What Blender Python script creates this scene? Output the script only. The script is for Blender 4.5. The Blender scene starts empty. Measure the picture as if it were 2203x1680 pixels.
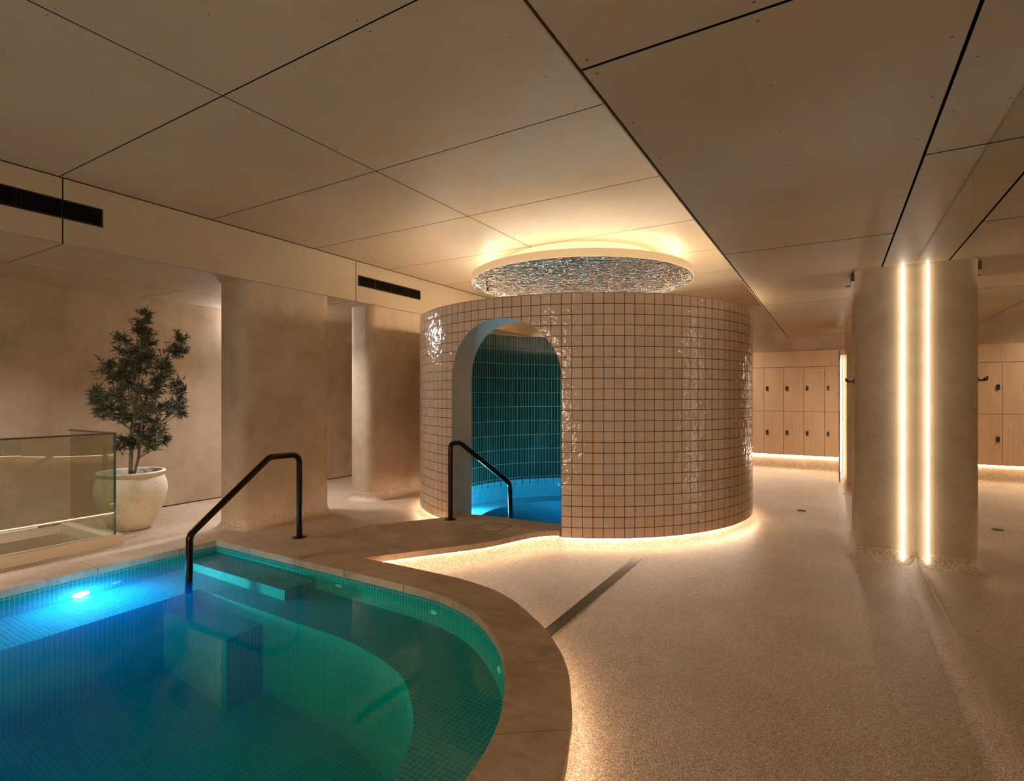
import bpy, bmesh, math, random
from mathutils import Vector, Matrix
from mathutils.geometry import tessellate_polygon

SC = bpy.context.scene
COL = SC.collection
PI = math.pi

# ------------------------------------------------------------------ camera, world, exposure
THETA = math.radians(30.909)          # the room's long axis (Y) lies this far right of the view
cam_d = bpy.data.cameras.new('camera')
cam = bpy.data.objects.new('camera', cam_d)
COL.objects.link(cam)
cam.location = (0, 0, 1.5)
cam.rotation_euler = (math.radians(90), 0, THETA)
cam_d.sensor_fit = 'HORIZONTAL'
cam_d.sensor_width = 36.0
cam_d.lens = 36.0 * 1155 / 2203
cam_d.shift_y = 11 / 2203
cam_d.clip_start = 0.05
SC.camera = cam

w = bpy.data.worlds.new('world')
SC.world = w
w.use_nodes = True
w.node_tree.nodes['Background'].inputs[0].default_value = (1, .8, .6, 1)
w.node_tree.nodes['Background'].inputs[1].default_value = 0.0

vs = SC.view_settings
vs.view_transform = 'Standard'
vs.look = 'None'
vs.gamma = 1
vs.use_curve_mapping = False
vs.exposure = 1.0

cy = SC.cycles
cy.max_bounces = 12
cy.diffuse_bounces = 5
cy.glossy_bounces = 5
cy.transmission_bounces = 8
cy.transparent_max_bounces = 12
cy.volume_bounces = 0
cy.caustics_reflective = True
cy.caustics_refractive = True
cy.sample_clamp_indirect = 4.0
cy.blur_glossy = 0.6
cy.use_denoising = True
cy.use_light_tree = True

WARM = (1.0, 0.80, 0.60)
E_DECK = 15.0
E_DRUM = 18.0
E_DRUM_TOP = 32.0
E_DISC = 13.5
E_LOCKER = 26.0
E_STRIP = 7.0
E_COOL = 240.0
E_POOL = 1050.0
E_POOL_FILL = 900.0
E_PLUNGE = 420.0
E_FILL = 6.5


# ------------------------------------------------------------------ node helpers
class NT:
    def __init__(self, name):
        self.m = bpy.data.materials.new(name)
        self.m.use_nodes = True
        self.t = self.m.node_tree
        self.n = self.t.nodes
        self.b = self.n['Principled BSDF']
        self.out = self.n['Material Output']

    def new(self, kind, **kw):
        x = self.n.new(kind)
        for k, v in kw.items():
            setattr(x, k, v)
        return x

    def link(self, a, b):
        self.t.links.new(a, b)

    def coord(self, kind='Object', scale=None):
        tc = self.new('ShaderNodeTexCoord')
        o = tc.outputs[kind]
        if scale:
            mp = self.new('ShaderNodeMapping')
            mp.inputs['Scale'].default_value = scale
            self.link(o, mp.inputs[0])
            o = mp.outputs[0]
        return o

    def noise(self, vec, scale, detail=4, rough=.55):
        x = self.new('ShaderNodeTexNoise')
        x.inputs['Scale'].default_value = scale
        x.inputs['Detail'].default_value = detail
        x.inputs['Roughness'].default_value = rough
        self.link(vec, x.inputs['Vector'])
        return x.outputs['Fac']

    def ramp(self, fac, stops):
        r = self.new('ShaderNodeValToRGB')
        el = r.color_ramp.elements
        while len(el) < len(stops):
            el.new(.5)
        for e, (p, c) in zip(el, stops):
            e.position = p
            e.color = (*c, 1) if len(c) == 3 else c
        self.link(fac, r.inputs[0])
        return r.outputs[0]

    def mix(self, fac, a, b, blend='MIX'):
        x = self.new('ShaderNodeMix', data_type='RGBA', blend_type=blend)
        if isinstance(fac, (int, float)):
            x.inputs[0].default_value = fac
        else:
            self.link(fac, x.inputs[0])
        for s, i in ((a, 6), (b, 7)):
            if isinstance(s, tuple):
                x.inputs[i].default_value = (*s, 1) if len(s) == 3 else s
            else:
                self.link(s, x.inputs[i])
        return x.outputs[2]

    def math(self, op, a, b=0.0):
        x = self.new('ShaderNodeMath', operation=op)
        for s, i in ((a, 0), (b, 1)):
            if isinstance(s, (int, float)):
                x.inputs[i].default_value = s
            else:
                self.link(s, x.inputs[i])
        return x.outputs[0]

    def bump(self, h, strength, dist):
        x = self.new('ShaderNodeBump')
        x.inputs['Strength'].default_value = strength
        x.inputs['Distance'].default_value = dist
        self.link(h, x.inputs['Height'])
        self.link(x.outputs[0], self.b.inputs['Normal'])

    def setp(self, **kw):
        for k, v in kw.items():
            i = self.b.inputs[k.replace('_', ' ')]
            if isinstance(v, (int, float)):
                i.default_value = v
            elif isinstance(v, tuple):
                i.default_value = (*v, 1) if len(v) == 3 else v
            else:
                self.link(v, i)
        return self


def plain(name, col, rough=.5, metal=0.0, spec=.5):
    t = NT(name)
    t.setp(Base_Color=col, Roughness=rough, Metallic=metal, Specular_IOR_Level=spec)
    return t.m


def emit(name, col, strength):
    t = NT(name)
    t.n.remove(t.b)
    e = t.new('ShaderNodeEmission')
    e.inputs[0].default_value = (*col, 1)
    e.inputs[1].default_value = strength
    t.link(e.outputs[0], t.out.inputs[0])
    return t.m


def m_plaster():
    t = NT('troweled_plaster')
    c = t.coord()
    a = t.noise(c, 3.2, 8, .68)
    b = t.noise(t.coord(scale=(1.6, 1.6, .8)), 1.6, 5, .6)
    f = t.math('ADD', t.math('MULTIPLY', a, .6), t.math('MULTIPLY', b, .4))
    col = t.ramp(f, [(.34, (.33, .232, .143)), (.48, (.41, .295, .187)), (.64, (.475, .352, .235))])
    fine = t.noise(c, 60, 3)
    t.setp(Base_Color=col, Roughness=.62, Specular_IOR_Level=.35)
    t.bump(t.math('ADD', t.math('MULTIPLY', fine, .3), a), .25, .01)
    return t.m


def m_ceiling():
    t = NT('ceiling_board')
    c = t.coord()
    a = t.noise(c, .8, 3)
    col = t.ramp(a, [(.35, (.38, .285, .18)), (.65, (.425, .325, .21))])
    t.setp(Base_Color=col, Roughness=.55, Specular_IOR_Level=.3)
    return t.m


def m_pebble():
    t = NT('pebble_resin_floor')
    c = t.coord()
    v = t.new('ShaderNodeTexVoronoi', feature='F1')
    v.inputs['Scale'].default_value = 300
    t.link(c, v.inputs['Vector'])
    g = t.new('ShaderNodeSeparateColor')
    t.link(v.outputs['Color'], g.inputs[0])
    col = t.ramp(g.outputs[0], [(.0, (.17, .10, .05)), (.35, (.40, .255, .145)), (.7, (.56, .39, .25)), (1, (.95, .80, .62))])
    big = t.noise(c, 1.1, 5, .6)
    col = t.mix(.5, col, t.ramp(big, [(.35, (.60, .57, .53)), (.65, (1, 1, 1))]), 'MULTIPLY')
    t.setp(Base_Color=col, Specular_IOR_Level=.6,
           Roughness=t.math('MULTIPLY_ADD', big, .25))
    rr = t.new('ShaderNodeMapRange')
    rr.inputs['To Min'].default_value = .24
    rr.inputs['To Max'].default_value = .46
    t.link(g.outputs[1], rr.inputs[0])
    t.link(rr.outputs[0], t.b.inputs['Roughness'])
    t.bump(t.math('SUBTRACT', 1.0, v.outputs['Distance']), .55, .004)
    return t.m


def m_stone():
    t = NT('brown_travertine')
    c = t.coord()
    a = t.noise(c, 2.2, 8, .62)
    b = t.noise(t.coord(scale=(1.3, 2.6, 2)), 7, 8, .7)
    f = t.math('ADD', t.math('MULTIPLY', a, .6), t.math('MULTIPLY', b, .4))
    col = t.ramp(f, [(.32, (.29, .19, .115)), (.45, (.44, .30, .19)), (.55, (.54, .38, .25)), (.70, (.66, .50, .36))])
    t.setp(Base_Color=col, Roughness=.45, Specular_IOR_Level=.4)
    t.bump(t.noise(c, 40, 4), .12, .004)
    return t.m


def tiles(name, tw, th, grout, c1, c2, gcol, rough, tilt, wav, wscale, spec=.5, coat=0.0):
    """Stacked tiles laid along the UV map, which is in metres."""
    t = NT(name)
    uv = t.coord('UV')
    br = t.new('ShaderNodeTexBrick')
    br.offset = 0.0
    br.squash = 1.0
    t.link(uv, br.inputs['Vector'])
    br.inputs['Scale'].default_value = 1.0
    br.inputs['Brick Width'].default_value = tw
    br.inputs['Row Height'].default_value = th
    br.inputs['Mortar Size'].default_value = grout
    br.inputs['Mortar Smooth'].default_value = .15
    dv = t.new('ShaderNodeVectorMath', operation='DIVIDE')
    dv.inputs[1].default_value = (tw, th, 1)
    t.link(uv, dv.inputs[0])
    fl = t.new('ShaderNodeVectorMath', operation='FLOOR')
    t.link(dv.outputs[0], fl.inputs[0])
    fr = t.new('ShaderNodeVectorMath', operation='SUBTRACT')
    t.link(dv.outputs[0], fr.inputs[0])
    t.link(fl.outputs[0], fr.inputs[1])
    wn = t.new('ShaderNodeTexWhiteNoise', noise_dimensions='3D')
    t.link(fl.outputs[0], wn.inputs['Vector'])
    sb = t.new('ShaderNodeVectorMath', operation='SUBTRACT')
    sb.inputs[1].default_value = (.5, .5, .5)
    t.link(wn.outputs['Color'], sb.inputs[0])
    dt = t.new('ShaderNodeVectorMath', operation='DOT_PRODUCT')
    t.link(sb.outputs[0], dt.inputs[0])
    t.link(fr.outputs[0], dt.inputs[1])
    # colour: each tile its own shade, blotched glaze
    sp = t.new('ShaderNodeSeparateColor')
    t.link(wn.outputs['Color'], sp.inputs[0])
    nz = t.noise(uv, 2.2 / tw if wav else 3, 3)
    shade = t.math('ADD', t.math('MULTIPLY', sp.outputs[2], .65), t.math('MULTIPLY', nz, .35))
    tile = t.mix(shade, c1, c2)
    col = t.mix(br.outputs['Fac'], tile, gcol)
    t.setp(Base_Color=col, Specular_IOR_Level=spec)
    ro = t.mix(br.outputs['Fac'], (rough,) * 3, (.75,) * 3)
    t.link(ro, t.b.inputs['Roughness'])
    h = t.math('MULTIPLY', dt.outputs['Value'], tilt)
    h = t.math('ADD', h, t.math('MULTIPLY', t.noise(uv, wscale, 2, .5), wav))
    h = t.math('SUBTRACT', h, t.math('MULTIPLY', br.outputs['Fac'], .0015))
    t.bump(h, 1.0, 1.0)
    return t.m


def m_clear_water(name, absorb, dens):
    """still water lit from below: thin reflecting surface over an absorbing body"""
    t = NT(name)
    t.n.remove(t.b)
    tr = t.new('ShaderNodeBsdfTransparent')
    gl = t.new('ShaderNodeBsdfGlossy')
    gl.inputs['Roughness'].default_value = .0
    lw = t.new('ShaderNodeLayerWeight')
    lw.inputs[0].default_value = .5
    fres = t.math('ADD', t.math('MULTIPLY', t.math('POWER', lw.outputs['Facing'], 5.0), .9), .02)
    mx = t.new('ShaderNodeMixShader')
    t.link(fres, mx.inputs[0])
    t.link(tr.outputs[0], mx.inputs[1])
    t.link(gl.outputs[0], mx.inputs[2])
    t.link(mx.outputs[0], t.out.inputs[0])
    a = t.new('ShaderNodeVolumeAbsorption')
    a.inputs['Color'].default_value = (*absorb, 1)
    a.inputs['Density'].default_value = dens
    t.link(a.outputs[0], t.out.inputs['Volume'])
    return t.m


def m_water(name, absorb, dens, scat=None, sd=0.0):
    t = NT(name)
    t.n.remove(t.b)
    g = t.new('ShaderNodeBsdfGlass')
    g.inputs['IOR'].default_value = 1.333
    g.inputs['Roughness'].default_value = 0.0
    g.inputs['Color'].default_value = (1, 1, 1, 1)
    rf = t.new('ShaderNodeBsdfRefraction')
    rf.inputs['IOR'].default_value = 1.333
    rf.inputs['Roughness'].default_value = 0.0
    sm_ = t.new('ShaderNodeMixShader')
    sm_.inputs[0].default_value = .5
    t.link(g.outputs[0], sm_.inputs[1])
    t.link(rf.outputs[0], sm_.inputs[2])
    t.link(sm_.outputs[0], t.out.inputs['Surface'])
    nz = t.noise(t.coord(), 3.0, 2)
    b = t.new('ShaderNodeBump')
    b.inputs['Strength'].default_value = .05
    b.inputs['Distance'].default_value = .02
    t.link(nz, b.inputs['Height'])
    t.link(b.outputs[0], g.inputs['Normal'])
    t.link(b.outputs[0], rf.inputs['Normal'])
    a = t.new('ShaderNodeVolumeAbsorption')
    a.inputs['Color'].default_value = (*absorb, 1)
    a.inputs['Density'].default_value = dens
    o = a.outputs[0]
    if scat:
        s = t.new('ShaderNodeVolumeScatter')
        s.inputs['Color'].default_value = (*scat, 1)
        s.inputs['Density'].default_value = sd
        s.inputs['Anisotropy'].default_value = .3
        ad = t.new('ShaderNodeAddShader')
        t.link(o, ad.inputs[0])
        t.link(s.outputs[0], ad.inputs[1])
        o = ad.outputs[0]
    t.link(o, t.out.inputs['Volume'])
    return t.m


def m_glass():
    t = NT('clear_green_glass')
    t.n.remove(t.b)
    tr = t.new('ShaderNodeBsdfTransparent')
    tr.inputs[0].default_value = (.85, .86, .79, 1)
    gl = t.new('ShaderNodeBsdfGlossy')
    gl.inputs['Roughness'].default_value = .0
    lw = t.new('ShaderNodeLayerWeight')
    lw.inputs[0].default_value = .5
    fres = t.math('MULTIPLY', t.math('POWER', lw.outputs['Facing'], 5.0), .9)
    fres = t.math('ADD', fres, .045)
    mx = t.new('ShaderNodeMixShader')
    t.link(fres, mx.inputs[0])
    t.link(tr.outputs[0], mx.inputs[1])
    t.link(gl.outputs[0], mx.inputs[2])
    t.link(mx.outputs[0], t.out.inputs[0])
    return t.m


def m_wood():
    t = NT('pale_oak_laminate')
    c = t.coord(scale=(14, 14, .9))
    a = t.noise(c, 2.5, 8, .65)
    b = t.noise(t.coord(scale=(2.2, 2.2, .25)), 2, 3)
    f = t.math('ADD', t.math('MULTIPLY', a, .6), t.math('MULTIPLY', b, .4))
    col = t.ramp(f, [(.3, (.50, .34, .215)), (.55, (.61, .43, .285)), (.75, (.67, .50, .35))])
    t.setp(Base_Color=col, Roughness=.45, Specular_IOR_Level=.35)
    return t.m


def m_ripple():
    t = NT('rippled_mirror_steel')
    mp = t.new('ShaderNodeMapping')
    mp.inputs['Rotation'].default_value = (0, 0, -THETA)
    mp.inputs['Scale'].default_value = (.55, 1, 1)
    t.link(t.coord(), mp.inputs[0])
    c = mp.outputs[0]
    a = t.noise(c, 11, 2, .5)
    b = t.noise(c, 34, 1, .5)
    t.setp(Base_Color=(.62, .49, .37), Metallic=1.0, Roughness=.02)
    t.bump(t.math('ADD', a, t.math('MULTIPLY', b, .2)), 1.0, .10)
    return t.m


def m_pot():
    t = NT('pitted_cream_concrete')
    c = t.coord()
    v = t.new('ShaderNodeTexVoronoi', feature='F1')
    v.inputs['Scale'].default_value = 85
    t.link(c, v.inputs['Vector'])
    pit = t.math('LESS_THAN', v.outputs['Distance'], t.math('MULTIPLY', t.noise(c, 5, 3), .48))
    pit = t.math('MULTIPLY', pit, t.math('GREATER_THAN', t.noise(c, 11, 2), .5))
    base = t.ramp(t.noise(c, 3, 5), [(.35, (.72, .61, .45)), (.65, (.86, .76, .60))])
    t.setp(Base_Color=t.mix(pit, base, (.25, .17, .10)), Roughness=.7)
    t.bump(t.math('SUBTRACT', 1.0, pit), .4, .003)
    return t.m


def m_leaf():
    t = NT('olive_leaf')
    col = t.ramp(t.noise(t.coord(), 9, 2), [(.3, (.018, .026, .006)), (.55, (.050, .062, .014)), (.75, (.11, .12, .03))])
    t.setp(Base_Color=col, Roughness=.5)
    return t.m


M = dict(
    plaster=m_plaster(), ceiling=m_ceiling(), pebble=m_pebble(), stone=m_stone(), wood=m_wood(),
    glass=m_glass(), ripple=m_ripple(), pot=m_pot(), leaf=m_leaf(),
    void=plain('dark_void', (.004, .003, .002), 1, 0, 0),
    screw=plain('screw_head', (.10, .075, .05), .5),
    rim=plain('disc_rim_cream', (.60, .49, .33), .5),
    reveal=plain('reveal_render', (.50, .40, .29), .7),
    black=plain('black_powder_coat', (.012, .009, .007), .42),
    bronze=plain('dark_bronze', (.035, .020, .013), .22, .85),
    vent=plain('vent_slat_black', (.03, .022, .016), .35, .6),
    steel=plain('brushed_drain_steel', (.20, .155, .105), .38, .9),
    darksteel=plain('dark_drain', (.10, .09, .08), .5, .5),
    mirror=plain('tinted_mirror', (.72, .68, .55), 0.0, 1.0),
    edge=plain('mirror_joint', (.16, .13, .08), .4),
    white=plain('cream_render', (.52, .42, .29), .6),
    bark=plain('bark', (.20, .14, .09), .8),
    soil=plain('soil', (.05, .04, .03), .95),
    joint=plain('stone_joint', (.09, .06, .04), .9),
    nozzle=plain('nozzle_plastic', (.75, .85, .80), .3),
    caprail=plain('cap_rail_bronze', (.16, .12, .08), .35, .8),
    glassedge=plain('glass_edge_green', (.02, .10, .075), .15),
    greyframe=plain('mirror_back_frame', (.22, .16, .11), .5),
    tile=tiles('pink_beige_zellige', .1025, .1039, .0034, (.62, .44, .31), (.74, .54, .395), (.035, .018, .008),
               .05, .0080, .0110, 16, .6),
    green=tiles('green_finger_tile', .0515, .237, .0022, (.003, .026, .017), (.010, .060, .038), (.40, .42, .34),
                .12, .0014, .0012, 20, .6),
    mosaic=tiles('teal_mosaic', .0275, .0275, .0013, (.010, .22, .20), (.025, .31, .29), (.22, .62, .58),
                 .25, .0002, .0002, 20),
    mosaic2=tiles('teal_mosaic_plunge', .030, .060, .0016, (.06, .42, .50), (.08, .50, .58), (.25, .66, .72),
                  .25, .0002, .0002, 20),
    water=m_water('pool_water', (.0, .91, .935), 1.25, (.0, .20, 1.0), .48),
    water2=m_clear_water('plunge_water', (.0, .72, .90), .5),
    led_deck=emit('led_deck', WARM, E_DECK),
    led_drum=emit('led_drum', WARM, E_DRUM),
    led_top=emit('led_drum_top', WARM, E_DRUM_TOP),
    led_disc=emit('led_disc', (1, .85, .68), E_DISC),
    led_locker=emit('led_locker', WARM, E_LOCKER),
    led_strip=emit('led_strip', (1, .90, .77), E_STRIP),
    lamp_cool=emit('lamp_cool', (.86, .92, 1), E_COOL),
    fill_light=emit('fill_light_glow', (1, .80, .58), E_FILL),
    lamp_pool=emit('lamp_pool', (.20, .55, .95), E_POOL),
    lamp_pool_fill=emit('lamp_pool_fill_teal', (.02, .58, .95), E_POOL_FILL),
    led_stair=emit('led_stair', WARM, .35),
    led_mirror=emit('led_mirror', WARM, 18.0),
    led_back_added=emit('led_back_added', (1, .82, .62), 11.0),
    fill_downlight_cool=emit('fill_downlight_cool_glow', (.97, .95, 1), 900.0),
    fill_downlight=emit('fill_downlight_glow', (1, .84, .68), 820.0),
    hidden_lamp_plunge=emit('hidden_lamp_plunge', (.30, .72, 1), E_PLUNGE),
)


# ------------------------------------------------------------------ mesh helpers
class MB:
    """Collects geometry given in world metres; build() links it as ONE mesh object."""

    def __init__(self):
        self.v, self.f, self.uv, self.mi, self.sm = [], [], [], [], []

    def add(self, verts, faces, uvs=None, mi=0, smooth=False):
        o = len(self.v)
        self.v += [tuple(p) for p in verts]
        for k, f in enumerate(faces):
            self.f.append(tuple(o + i for i in f))
            if uvs is None:
                self.uv.append(None)
            else:
                self.uv.append([uvs[i] for i in f] if not isinstance(uvs, dict) else uvs[k])
            self.mi.append(mi)
            self.sm.append(smooth)

    def box(self, x0, x1, y0, y1, z0, z1, mi=0):
        v = [(x, y, z) for z in (z0, z1) for y in (y0, y1) for x in (x0, x1)]
        F = [(0, 2, 3, 1), (4, 5, 7, 6), (0, 1, 5, 4), (2, 6, 7, 3), (0, 4, 6, 2), (1, 3, 7, 5)]
        ax = [(0, 1), (0, 1), (0, 2), (0, 2), (1, 2), (1, 2)]
        uv = {k: [(v[i][a], v[i][b]) for i in f] for k, (f, (a, b)) in enumerate(zip(F, ax))}
        self.add(v, F, uv, mi)
        return self

    def poly(self, pts, z, holes=(), up=True, mi=0):
        loops = [[Vector((x, y, 0)) for x, y in p] for p in [pts, *holes]]
        flat = [p for l in loops for p in l]
        tris = tessellate_polygon(loops)
        F = []
        for a, b, c in tris:
            A, B, C = flat[a], flat[b], flat[c]
            n = (B - A).cross(C - A).z
            if abs(n) < 1e-12:
                continue
            F.append((a, b, c) if (n > 0) == up else (a, c, b))
        vz = [(p.x, p.y, z) for p in flat]
        self.add(vz, F, [(p.x, p.y) for p in flat], mi)
        return self

    def wall(self, path, z0, z1, closed=True, flip=False, mi=0, u0=0.0, smooth=False):
        n = len(path)
        m = n if closed else n - 1
        u = u0
        for i in range(m):
            a, b = path[i], path[(i + 1) % n]
            L = math.dist(a, b)
            f = (0, 1, 2, 3) if not flip else (3, 2, 1, 0)
            self.add([(a[0], a[1], z0), (b[0], b[1], z0), (b[0], b[1], z1), (a[0], a[1], z1)], [f],
                     [(u, z0), (u + L, z0), (u + L, z1), (u, z1)], mi, smooth)
            u += L
        return self

    def sweep(self, path, prof, closed=True, mi=0, smooth=False, side=1):
        """prof: (outward offset, z). side=1: outward is to the right of travel."""
        n = len(path)
        rows = []
        for i in range(n):
            p = Vector(path[i])
            a = Vector(path[i - 1]) if (closed or i) else None
            b = Vector(path[(i + 1) % n]) if (closed or i < n - 1) else None
            d1 = (p - a).normalized() if a is not None else None
            d2 = (b - p).normalized() if b is not None else None
            d1 = d1 or d2
            d2 = d2 or d1
            n1, n2 = Vector((d1.y, -d1.x)), Vector((d2.y, -d2.x))
            nn = (n1 + n2)
            nn = nn.normalized() if nn.length > 1e-6 else n1
            k = 1 / max(.45, nn.dot(n1))
            rows.append([(p.x + nn.x * o * k * side, p.y + nn.y * o * k * side, z) for o, z in prof])
        m, q = len(prof), n if closed else n - 1
        V = [p for r in rows for p in r]
        F = []
        for i in range(q):
            j = (i + 1) % n
            for k in range(m - 1):
                F.append((i * m + k, j * m + k, j * m + k + 1, i * m + k + 1))
        self.add(V, F, [(p[0], p[1]) for p in V], mi, smooth)
        return self

    def tube(self, pts, r, seg=14, mi=0, caps=True):
        pts = [Vector(p) for p in pts]
        n = len(pts)
        rad = r if isinstance(r, (list, tuple)) else [r] * n
        t0 = (pts[1] - pts[0]).normalized()
        ref = Vector((0, 0, 1)) if abs(t0.z) < .9 else Vector((1, 0, 0))
        x = t0.cross(ref).normalized()
        V, F = [], []
        for i, p in enumerate(pts):
            t = (pts[min(i + 1, n - 1)] - pts[max(i - 1, 0)]).normalized()
            x = (x - t * x.dot(t)).normalized()
            y = t.cross(x)
            for k in range(seg):
                a = 2 * PI * k / seg
                V.append(p + (x * math.cos(a) + y * math.sin(a)) * rad[i])
        for i in range(n - 1):
            for k in range(seg):
                l = (k + 1) % seg
                F.append((i * seg + k, i * seg + l, (i + 1) * seg + l, (i + 1) * seg + k))
        self.add(V, F, None, mi, True)
        if caps:
            self.add(V[:seg], [tuple(reversed(range(seg)))], None, mi)
            self.add(V[-seg:], [tuple(range(seg))], None, mi)
        return self

    def lathe(self, c, prof, seg=48, mi=0, smooth=True):
        V, F, U = [], [], []
        for r, z in prof:
            for k in range(seg):
                a = 2 * PI * k / seg
                V.append((c[0] + r * math.cos(a), c[1] + r * math.sin(a), c[2] + z))
                U.append((a * r, z))
        for i in range(len(prof) - 1):
            for k in range(seg):
                l = (k + 1) % seg
                F.append((i * seg + k, i * seg + l, (i + 1) * seg + l, (i + 1) * seg + k))
        self.add(V, F, U, mi, smooth)
        return self

    def disc(self, c, r, axis='z', seg=24, mi=0, sgn=1):
        V = []
        for k in range(seg):
            a = 2 * PI * k / seg * sgn
            p, q = r * math.cos(a), r * math.sin(a)
            V.append({'z': (c[0] + p, c[1] + q, c[2]), 'x': (c[0], c[1] + p, c[2] + q), 'y': (c[0] + q, c[1], c[2] + p)}[axis])
        self.add(V, [tuple(range(seg))], None, mi)
        return self

    def build(self, name, mats, parent=None):
        if not isinstance(mats, (list, tuple)):
            mats = [mats]
        me = bpy.data.meshes.new(name)
        base = Vector((0, 0, 0))
        q = parent
        while q is not None:
            base += q.location
            q = q.parent
        me.from_pydata([(x - base.x, y - base.y, z - base.z) for x, y, z in self.v], [], self.f)
        uvl = me.uv_layers.new(name='UVMap')
        li = 0
        for k, poly in enumerate(me.polygons):
            poly.material_index = self.mi[k]
            poly.use_smooth = self.sm[k]
            u = self.uv[k]
            for j in range(len(self.f[k])):
                if u is not None:
                    uvl.data[li].uv = u[j][:2]
                li += 1
        for m in mats:
            me.materials.append(m)
        if any(self.sm):
            bm = bmesh.new()
            bm.from_mesh(me)
            bmesh.ops.remove_doubles(bm, verts=bm.verts, dist=1e-5)
            for e in bm.edges:
                if len(e.link_faces) == 2 and e.calc_face_angle(0) > math.radians(38):
                    e.smooth = False
            bm.to_mesh(me)
            bm.free()
        me.update()
        o = bpy.data.objects.new(name, me)
        COL.objects.link(o)
        if parent is not None:
            o.parent = parent
        return o


def thing(name, label, cat, loc=(0, 0, 0), group=None):
    o = bpy.data.objects.new(name, None)
    o.empty_display_size = .1
    COL.objects.link(o)
    o.location = loc
    o['label'] = label
    o['category'] = cat
    if group:
        o['group'] = group
    return o


def tag(o, label, cat, group=None):
    o['label'] = label
    o['category'] = cat
    if group:
        o['group'] = group
    return o


def struct(o):
    o['kind'] = 'structure'
    return o


def dup(root, label=None, loc=None):
    def cp(o, parent):
        c = o.copy()
        COL.objects.link(c)
        c.parent = parent
        for ch in list(o.children):
            cp(ch, c)
        return c
    c = cp(root, None)
    if label:
        c['label'] = label
    if loc:
        c.location = loc
    return c


def spline(P, n=6):
    """Catmull-Rom through 2D points (open)."""
    out = []
    Q = [P[0]] + list(P) + [P[-1]]
    for i in range(1, len(Q) - 2):
        p0, p1, p2, p3 = (Vector(Q[i + k]) for k in (-1, 0, 1, 2))
        for k in range(n):
            t = k / n
            out.append(tuple(.5 * (2 * p1 + (p2 - p0) * t + (2 * p0 - 5 * p1 + 4 * p2 - p3) * t * t
                                   + (3 * p1 - p0 - 3 * p2 + p3) * t ** 3)))
    out.append(tuple(P[-1]))
    return out


def fillet(P, r, n=6):
    """Round the corners of a 3D polyline."""
    P = [Vector(p) for p in P]
    out = [P[0]]
    for i in range(1, len(P) - 1):
        a, b, c = P[i - 1], P[i], P[i + 1]
        u, v = (a - b).normalized(), (c - b).normalized()
        d = min(r / math.tan(u.angle(v) / 2), (a - b).length * .45, (c - b).length * .45)
        s, e = b + u * d, b + v * d
        for k in range(n + 1):
            t = k / n
            out.append(s * (1 - t) ** 2 + b * 2 * t * (1 - t) + e * t * t)
    out.append(P[-1])
    return out


# ------------------------------------------------------------------ key dimensions (metres)
Z_MAIN, Z_RIGHT, Z_LEFT = 3.33, 2.66, 2.78
X_WALL_L, X_BULK, X_STEP, X_MIRROR = -7.73, -5.55, -.79, .613
Y_BACK, Y_FAR = -3.4, 12.35
DECK, DECK_B, WATER = .18, .128, .09
DC = (-2.99, 6.81)                     # centre of the tiled drum
R_OUT, R_IN = 2.17, 1.82
ARCH_X, ARCH_R = -2.94, .654
ARCH_SPRING, ARCH_H = 1.694, .60
DRUM_B, DRUM_T = .11, 2.50

pool_in = [(-4.838, -1.2), (-4.838, 2.82), (-3.4, 2.824)] + spline(
    [(-2.9, 2.826), (-2.56, 2.826), (-2.30, 2.815), (-2.07, 2.765), (-1.90, 2.695), (-1.732, 2.59), (-1.58, 2.467), (-1.457, 2.335),
     (-1.32, 2.14), (-1.215, 1.95), (-1.15, 1.80), (-1.10, 1.607), (-1.078, 1.40), (-1.07, 1.1), (-1.07, -.4), (-1.12, -.75),
     (-1.35, -1.08), (-1.75, -1.2)], 5)          # clockwise seen from above
deck_out = [(-5.15, -1.5), (-5.15, 3.095), (-4.93, 3.10), (-4.742, 3.084), (-4.606, 3.166), (-4.257, 3.63), (-3.954, 4.095),
            (-3.67, 4.54), (-3.575, 4.72), (-3.575, 4.90)]
deck_arch = [(-3.45, 4.90), (-3.262, 4.935), (-2.973, 4.951), (-2.697, 4.967), (-2.45, 4.98), (-2.30, 4.98)]
deck_out2 = [(-2.30, 4.745)] + spline([(-2.36, 4.70), (-2.43, 4.63), (-2.498, 4.52), (-2.56, 4.36), (-2.64, 4.13), (-2.74, 3.93),
                                      (-2.966, 3.598), (-3.287, 3.123)], 4)
deck_out3 = spline([(-3.20, 3.126), (-2.95, 3.135), (-2.588, 3.137), (-2.30, 3.13), (-2.042, 3.085), (-1.86, 3.02), (-1.694, 2.925),
                    (-1.423, 2.725), (-1.28, 2.585), (-1.158, 2.442), (-1.06, 2.295), (-.986, 2.15), (-.93, 2.04), (-.887, 1.92), (-.831, 1.767),
                    (-.80, 1.62), (-.785, 1.40), (-.78, 1.1), (-.78, -.5), (-.84, -.95), (-1.15, -1.36), (-1.6, -1.5)], 4)
deck_poly = deck_out + deck_arch + deck_out2 + deck_out3
bench_in = [(-4.25, -.75), (-4.25, 2.34)] + spline(
    [(-3.1, 2.352), (-2.65, 2.36), (-2.382, 2.325), (-2.16, 2.275), (-1.985, 2.195), (-1.80, 2.04), (-1.70, 1.93), (-1.63, 1.82), (-1.56, 1.637),
     (-1.52, 1.4), (-1.50, 1.1), (-1.50, -.3), (-1.60, -.6), (-1.9, -.75)], 5)

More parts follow.
